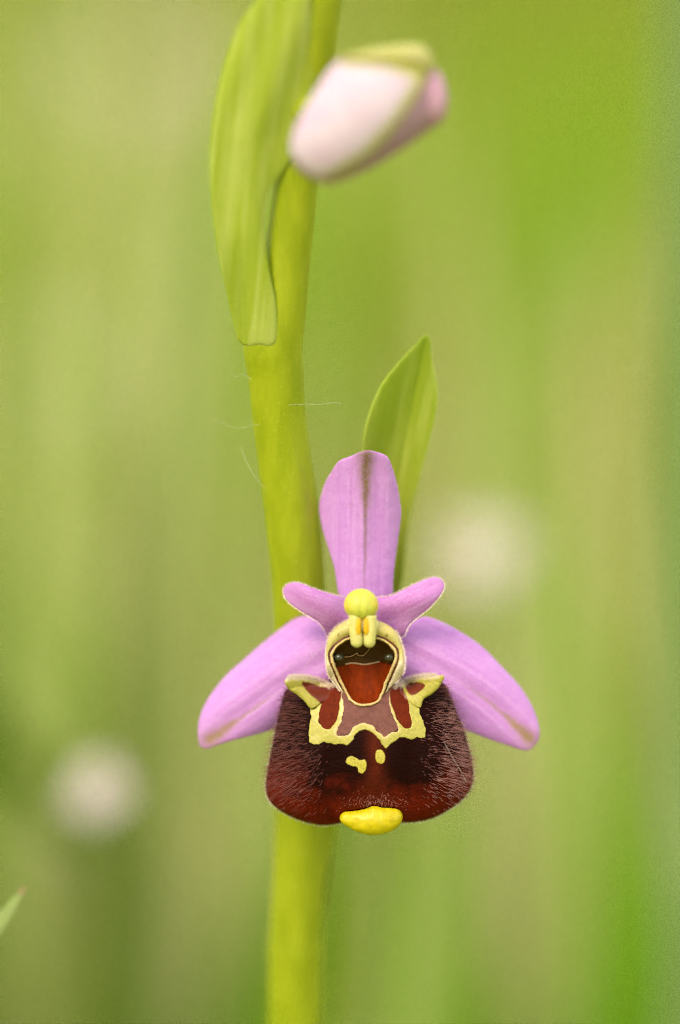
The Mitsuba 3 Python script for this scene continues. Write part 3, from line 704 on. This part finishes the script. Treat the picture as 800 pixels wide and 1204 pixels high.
# fur on the lip
def lip_points(n, dens):
    x0, y0, x1, y1 = lip.bounds
    q = rng.uniform([x0, y0], [x1, y1], (n, 2))
    q = q[shapely.contains_xy(lip, q[:, 0], q[:, 1])]
    q = q[rng.uniform(0, 1, len(q)) < dens(q)]
    return q
bare = outer.buffer(0.05).union(O.buffer(0.4)).union(apg.buffer(0.1)).union(hood)
def flank(q):
    return np.clip((np.abs(q[:, 0] - LX) - 2.5) / 2.2, 0, 1) * np.clip((q[:, 1] - (LC[1] - 3.2)) / 2.2, 0.12, 1)
def furry(n, dens, L, r, mat, name, lift, segs, lab, curl=0.12):
    q = lip_points(n, lambda q: dens(q) * ~shapely.contains_xy(bare, q[:, 0], q[:, 1]))
    z = H(q[:, 0], q[:, 1]); nn = Hn(q[:, 0], q[:, 1])
    side = np.sign(q[:, 0] - LX) * np.clip(np.abs(q[:, 0] - LX) / 2.0, 0, 1)
    lean = np.c_[0.9 * side + rng.normal(0, 0.14, len(q)), -0.35 + 0.8 * (nz(q, 0.8, 15) - 0.5) + rng.normal(0, 0.12, len(q)), rng.normal(0, 0.15, len(q))]
    d = nn * lift + lean * 0.55
    d /= np.linalg.norm(d, axis=1, keepdims=True)
    v, f = hairs(np.c_[q, z - 0.01], d, lean * 0.6, L(q) * rng.uniform(0.6, 1.25, len(q)), r, segs, curl)
    put(name, (W(v), f), mat, smooth=False, kind='stuff', label=lab)
furry(90000, lambda q: flank(q) ** 1.2 * 0.17, lambda q: 0.25 + 0.30 * flank(q), 0.0095, 'long_fur', 'orchid__lip__fur', 0.8, 4, 'long pinkish hairs on the flanks of the lip')
furry(120000, lambda q: 0.12 + 0 * q[:, 0], lambda q: 0.10 + 0.05 * flank(q), 0.012, 'short_fur', 'orchid__lip__velvet', 1.0, 2, 'short dark velvet over the lip')
furry(60000, lambda q: 0.5 * np.exp(-((q[:, 0] - LX + 0.1) / 1.2) ** 2 - ((q[:, 1] - A([(0, 610)])[0, 1]) / 0.45) ** 2), lambda q: 0.16 + 0 * q[:, 0], 0.009, 'grey_fur', 'orchid__lip__tuft', 1.0, 3, 'greyish mauve down above the yellow lip tip', 0.35)
v, f = rim_hairs(lip, lambda x, y: 0 * x - 0.95, 0.16, 0.010, 2200, 1.0, 0.3, lambda q: q[:, 1] < LC[1] + 2.4)
put('orchid__lip__fringe', (W(v), f), 'pale_fur', smooth=False, kind='stuff')

# ovary behind the flower
ov = crom(np.array([[425, 735, -2.0, 20], [422, 790, -4.2, 26], [405, 880, -7.6, 25], [374, 980, -10.2, 20], [358, 1085, -11.6, 18], [352, 1112, -11.8, 14]]), 8, closed=False)
put('orchid__ovary', tube(np.array([at(*q[:3]) for q in ov]), ov[:, 3] * 5e-5, 24), 'stem_skin')

# --- bracts
G1, G2, G3 = lin(162, 182, 54), lin(188, 202, 94), lin(128, 154, 28)
def bract_colour(V, st, seed, rib=0.0, lines=6.0, pale_edge=None, c1=G1, c2=G2):
    s, t = st(V[:, 0], V[:, 1])
    n = nz(np.c_[t * 1.6, s * 2.0], 2.0, seed)
    vein = 0.5 + 0.5 * np.sin(t * lines * 2 * np.pi + 2.5 * (nz(V[:, :2], 0.5, seed + 1) - 0.5))
    c = blend(c1, c2, (n - 0.35) * 1.7)
    c = blend(c, c2, np.clip(vein - 0.72, 0, 1) * 0.6)
    c = blend(c, G3, np.exp(-((t - rib) / 0.10) ** 2) * 0.65)
    return c * (1 + 0.10 * (nz(V[:, :2], 8, seed + 2) - 0.5))[:, None] 
E = lambda pts: sketch(220, 380, 2.5, pts)
lb = poly(E([(515, 378), (520, 320), (535, 260), (570, 180), (620, 115), (668, 62), (698, 33), (712, 32), (720, 55), (723, 100), (738, 190), (735, 260), (715, 350), (690, 450), (667, 540), (650, 640), (638, 760), (600, 900), (535, 1200), (452, 1460), (428, 1640), (410, 1780),
             (380, 1830), (350, 1790), (350, 1600), (400, 1300), (470, 900), (505, 600)]))
lba = E([(400, 1800), (708, 30)])
lbs = axis_st(E([(560, 760)])[0], E([(705, 40)])[0])
ya, yb = E([(0, 1830)])[0, 1], E([(0, 30)])[0, 1]
def lb_h(x, y):
    s, t = lbs(x, y)
    k = np.clip((y - ya) / (yb - ya), 0, 1)
    return -12.4 + 10.8 * k + np.clip(np.abs(t - 0.1), 0, 2.5) ** 1.4 * 0.55 + 0.12 * np.sin(6 * s + 2 * t)
V, F, D = leaf(lb, 0.10, lb_h, 0.34, 0.3)
c = bract_colour(V, lbs, 101, 0.1, 2.5)
c = blend(c, lin(186, 204, 96), np.clip(1 - D / 0.16, 0, 1) * 0.8)
put('orchid__bract', (W(V), F), 'leaf_skin', color=c, label='pointed green bract standing behind the open flower')

U = lambda pts: sketch(220, 0, 2.353, pts, 0.0489)
ub = poly(U([(330, -260), (250, -110), (200, 0), (150, 65), (110, 160), (80, 280), (62, 420), (65, 540), (80, 680), (105, 800), (130, 915), (143, 940), (165, 950), (192, 946), (222, 951), (243, 940), (247, 900), (244, 830), (226, 740), (212, 640), (214, 568), (236, 508), (276, 455), (318, 400), (345, 300), (352, 200), (346, 90), (338, -80), (335, -220)]))
uba = axis_st(U([(190, 945)])[0], U([(300, 0)])[0])
yu0, yu1 = U([(0, 950)])[0, 1], U([(0, 0)])[0, 1]
xc_ = U([(60, 0), (430, 0)])[:, 0]
def ub_h(x, y):
    k = (y - yu0) / (yu1 - yu0)
    s, t = uba(x, y)
    cx = np.interp(k, [0, 0.3, 0.6, 1.0, 1.3], [190, 145, 150, 300, 320]) / 2.353 + 220
    u = x - (cx - 400) * 0.0492
    free = 2.3 + 6.8 * np.clip(k, 0, 2) - np.where(u < 0, 0.12, 0.03) * u**2 + 0.15 * np.sin(u * 2.2)
    hug = dstem(602 - y / 0.05) + 0.15 + np.sqrt(np.clip(1.80**2 - (x + 3.95) ** 2, 0.1, None))
    w = smooth01(k / 0.35)
    return hug * (1 - w) + free * w
V, F, D = leaf(ub, 0.11, ub_h, 0.22, 0.6)
put('orchid__bract', (W(V), F), 'leaf_skin', color=bract_colour(V, uba, 111, 5.0, 0.9, c1=lin(172, 190, 64), c2=lin(196, 208, 112)), label='large green bract sheathing the stem beside the bud')

# --- bud
Z = lambda pts: sketch(220, 0, 2.353, pts, 0.0479)
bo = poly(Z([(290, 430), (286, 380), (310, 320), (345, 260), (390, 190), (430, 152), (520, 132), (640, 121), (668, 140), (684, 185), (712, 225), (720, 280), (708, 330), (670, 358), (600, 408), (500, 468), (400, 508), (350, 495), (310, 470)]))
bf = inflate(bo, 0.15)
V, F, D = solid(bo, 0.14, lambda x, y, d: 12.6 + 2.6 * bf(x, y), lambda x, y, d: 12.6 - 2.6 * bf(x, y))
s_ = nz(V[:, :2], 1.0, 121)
put('orchid__bud', (W(V), F), 'bud_skin', color=blend(lin(176, 144, 160), lin(196, 164, 180), s_), label='closed pale pink bud with green edged sepals')  # shade on the bud's lower side is painted in with this mauve grey
face = poly(Z([(288, 425), (288, 385), (315, 318), (350, 258), (395, 192), (440, 168), (540, 178), (630, 176), (664, 205), (650, 250), (590, 345), (520, 425), (440, 480), (380, 498), (330, 480)]))
ff = inflate(face, 0.15)
V, F, D = solid(face, 0.12, lambda x, y, d: 12.6 + 2.6 * bf(x, y) + 0.05 + 0.45 * ff(x, y) ** 0.6, lambda x, y, d: 12.6 + 2.6 * bf(x, y) - 0.3)
edge = LineString(Z([(400, 505), (500, 445), (590, 345), (664, 215), (560, 178), (440, 165)]))
de = shapely.distance(shapely.points(V[:, :2]), edge)
c = blend(lin(230, 212, 232), lin(242, 230, 244), nz(V[:, :2], 1.2, 122))
c = blend(c, lin(222, 178, 216), np.clip((nz(V[:, :2], 0.9, 123) - 0.5) * 2, 0, 1) * 0.4)
c = blend(c, lin(196, 200, 92), np.clip(1.3 - de / 0.55, 0, 1))
put('orchid__bud__sepal', (W(V), F), 'bud_skin', color=c, label='pale pink sepal with a yellow green edge')
tl_ = poly(Z([(420, 160), (520, 136), (640, 124), (672, 145), (684, 190), (660, 205), (630, 180), (540, 180), (450, 172)]))
tf = inflate(tl_, 0.1)
V, F, D = solid(tl_, 0.1, lambda x, y, d: 13.2 + 2.4 * bf(x, y) + 0.5 * tf(x, y), lambda x, y, d: 12.4 + 0 * x)
c = blend(lin(188, 196, 84), lin(220, 214, 160), nz(V[:, :2], 1.4, 124))
put('orchid__bud__sepal', (W(V), F), 'bud_skin', color=c, label='yellow green upper sepal')
tp = poly(Z([(672, 190), (700, 205), (718, 250), (720, 290), (706, 332), (680, 345), (660, 330), (662, 260)]))
tf2 = inflate(tp, 0.1)
V, F, D = solid(tp, 0.1, lambda x, y, d: 13.0 + 1.6 * tf2(x, y), lambda x, y, d: 12.0 - 0.6 * tf2(x, y))
put('orchid__bud__sepal', (W(V), F), 'bud_skin', color=blend(lin(214, 170, 198), lin(226, 190, 212), nz(V[:, :2], 1.4, 125)), label='small pink tip')
bo_ = crom(np.array([[330, 370, 0.2, 17], [348, 250, 2.0, 20], [354, 150, 4.4, 22], [374, 130, 8.2, 20], [392, 135, 11.0, 18], [410, 140, 12.6, 16]]), 8, closed=False)
put('orchid__ovary', tube(np.array([at(*q[:3]) for q in bo_]), bo_[:, 3] * 4.9e-5, 24), 'stem_skin')

# ---------------------------------------------------------------- silk threads caught on the plant
def thread(pts, d, lab, r=0.006):
    p = crom(np.array([at(x, y, d + dd) for x, y, dd in pts]), 8, closed=False)
    put('silk_thread', tube(p, r * 1e-3, 5), 'silk', label=lab, category='thread')
thread([(249, 492, 0), (260, 496, .2), (270, 501, .4), (284, 503, 1.0), (296, 500, 1.4), (306, 499, 1.6)], 0.6, 'fine wispy silk thread sticking out left of the stem below the big bract')
thread([(284, 528, 0), (291, 545, .2), (297, 556, .5), (306, 568, 1.0), (312, 574, 1.2)], 0.0, 'short silk thread curving down against the left stem edge')
thread([(340, 476, 1.5), (362, 475, 1.2), (380, 475, .6), (394, 473, .2), (402, 474, 0)], 0.0, 'straight pale silk thread reaching right from the stem')
thread([(270, 437, 0), (278, 443, .3), (285, 440, .8), (296, 446, 1.4)], 0.8, 'tiny silk curl on the stem just under the big bract')

thread([(354, 792, .2), (362, 780, .5), (372, 768, .8), (386, 757, 1.0)], 1.2, 'fine silk thread crossing the left pink sepal beside the column')
thread([(366, 772, .6), (367, 762, .7), (369, 754, .8)], 1.2, 'tiny forked silk strand on the left pink sepal')
thread([(522, 872, .6), (532, 890, .5), (541, 905, .3), (549, 920, 0)], 1.6, 'pale silk thread lying on the right flank of the maroon lip')

# ---------------------------------------------------------------- white meadow flowers, far out of focus
WHITE, WPINK = lin(238, 230, 228), lin(236, 224, 228)
def far_point(x, y, dist):
    return EYE + ray(x, y) * dist
def daisy(x, y, dist, dia, lab, c=WHITE, tilt=0.6):
    p = far_point(x, y, dist)
    key = 'white_flower'
    i = 0
    while any(k.startswith((key if not i else f'{key}_{i:03d}') + '__') for k in scene):
        i += 1
    key = key if not i else f'{key}_{i:03d}'
    n = UP * 0 + np.array([0, -math.cos(tilt), math.sin(tilt)])
    a = np.cross(n, [0, 0, 1.0]); a /= np.linalg.norm(a); b = np.cross(n, a)
    R = dia / 2
    long_ = rng.uniform(0.62, 1.12, 14)
    for k in range(14):
        an = k * 2 * math.pi / 14 + rng.normal(0, 0.05)
        u = math.cos(an) * a + math.sin(an) * b
        s = -math.sin(an) * a + math.cos(an) * b
        t = np.linspace(0.15, 1, 6)
        wv = 0.19 * R * np.sin(np.pi * (0.12 + 0.80 * t)) ** 0.6
        mid = p + np.outer(t * R * long_[k], u) + np.outer(0.10 * R * t * (1 - t) * 4 + rng.normal(0, .02) * R, n)
        v = np.concatenate([mid - np.outer(wv, s), mid + np.outer(wv, s), mid + np.outer(0.05 * R + 0 * t, n)])
        f = []
        for q in range(5):
            f += [[q, q + 1, 12 + q + 1], [q, 12 + q + 1, 12 + q], [12 + q, 12 + q + 1, 6 + q + 1], [12 + q, 6 + q + 1, 6 + q]]
        put(key + '__petal', (v, np.array(f)), 'meadow_skin', smooth=False, color=np.tile(c, (len(v), 1)))
    v, f = ball([0, 0, 0], 1, 2)
    v = p + v[:, :1] * a * 0.24 * R + v[:, 1:2] * b * 0.24 * R + v[:, 2:3] * n * 0.16 * R
    put(key + '__centre', (v, f), 'meadow_skin', color=np.tile(lin(214, 196, 96), (len(v), 1)))
    foot = np.array([p[0] + rng.uniform(-.004, .004), p[1] + 0.012, ground_z(p[:1], p[1:2])[0] - 0.003])
    q = crom(np.array([p - n * 0.0008, p - n * 0.006 - [0, 0, 0.006], 0.5 * (p + foot) + [0.002, 0.004, 0], foot]), 8, closed=False)
    v, f = tube(q, 0.0005, 8)
    put(key + '__stalk', (v, f), 'meadow_skin', color=np.tile(lin(110, 134, 40), (len(v), 1)))
    labels[key] = {'label': lab, 'category': 'flower', 'group': 'white meadow flowers behind the orchid'}
daisy(566, 652, 0.402, 0.0066, 'large blurred white flower right of the upright sepal', WHITE)
daisy(114, 930, 0.372, 0.0044, 'blurred pinkish white flower at lower left', WPINK)
daisy(152, 75, 0.62, 0.010, 'very faint white flower far back at upper left', WHITE)
daisy(75, 440, 0.60, 0.010, 'faint pale flower far back at the left edge under the upper left one', WHITE)
daisy(712, 695, 0.62, 0.005, 'faint small white flower right of the large blurred one', WHITE)
daisy(95, 985, 0.42, 0.0028, 'small faint flower just below the lower left white flower', WPINK)
daisy(296, 1090, 0.50, 0.0032, 'faint whitish flower left of the lower stem', WPINK)

# ---------------------------------------------------------------- single blades and stalks that can be told apart
def ribbon(pts, widths, colour, mat, key, lab, cat, thick=0.00025, tip=None):
    p = crom(np.asarray(pts, float), 12, closed=False)
    w = np.interp(np.linspace(0, 1, len(p)), np.linspace(0, 1, len(widths)), widths)
    t = np.gradient(p, axis=0); t /= np.linalg.norm(t, axis=1, keepdims=True)
    s = np.cross(t, FWD); s /= np.linalg.norm(s, axis=1, keepdims=True)
    n = np.cross(s, t)
    prof = [(-1, 0), (-0.5, 0.18), (0, 0.0), (0.5, 0.18), (1, 0), (0.5, 0.12), (0, -0.10), (-0.5, 0.12)]
    v = np.stack([p + s * (w * a)[:, None] + n * (w * b)[:, None] for a, b in prof], 1).reshape(-1, 3)
    k = len(prof)
    i, j = np.meshgrid(np.arange(len(p) - 1), np.arange(k), indexing='ij')
    q = np.stack([i * k + j, i * k + (j + 1) % k, (i + 1) * k + (j + 1) % k, (i + 1) * k + j], -1).reshape(-1, 4)
    f = np.vstack([q[:, [0, 1, 2]], q[:, [0, 2, 3]]])
    c = np.tile(colour, (len(v), 1)) * (0.85 + 0.3 * nz(v, 900, 5))[:, None]
    if tip is not None:
        c = blend(c, tip, np.clip((np.repeat(np.linspace(0, 1, len(p)), k) - 0.93) / 0.04, 0, 1))
    put(key, (v, f), mat, color=c, label=lab, category=cat)
def to_ground(p, dx=0.0, dy=0.02):
    return np.array([p[0] + dx, p[1] + dy, -0.004])
g0 = far_point(815, 1300, 0.37)
ribbon([to_ground(g0, 0.002), g0, far_point(808, 900, 0.37), far_point(804, 500, 0.37), far_point(806, 0, 0.37), far_point(800, -500, 0.37)], [.0016, .0022, .0023, .0022, .0018, .0010], lin(142, 168, 100), 'meadow_skin', 'grass_blade',
       'tall blurred grey green grass blade along the right edge', 'grass blade')
g0 = far_point(-160, 1330, 0.305)
ribbon([to_ground(g0, -0.01), g0, far_point(-40, 1140, 0.306), far_point(4, 1078, 0.307), far_point(28, 1044, 0.307)], [.0006, .0006, .0005, .0004, .00005], lin(168, 186, 116), 'meadow_skin', 'grass_blade',
       'thin pale grass blade tip poking in at lower left edge', 'grass blade', tip=lin(196, 140, 136))
g0 = far_point(-330, 900, 0.41)
ribbon([to_ground(g0, -0.004), g0, far_point(-230, 760, 0.405), far_point(-110, 770, 0.40), far_point(0, 880, 0.40), far_point(64, 950, 0.40), far_point(112, 1012, 0.40)], [.0010, .0014, .0018, .0019, .0018, .0012, .0002], lin(84, 108, 26), 'meadow_skin', 'grass_blade',
       'blurred dark green blade arching down into the lower left corner beside the white flower', 'grass blade')
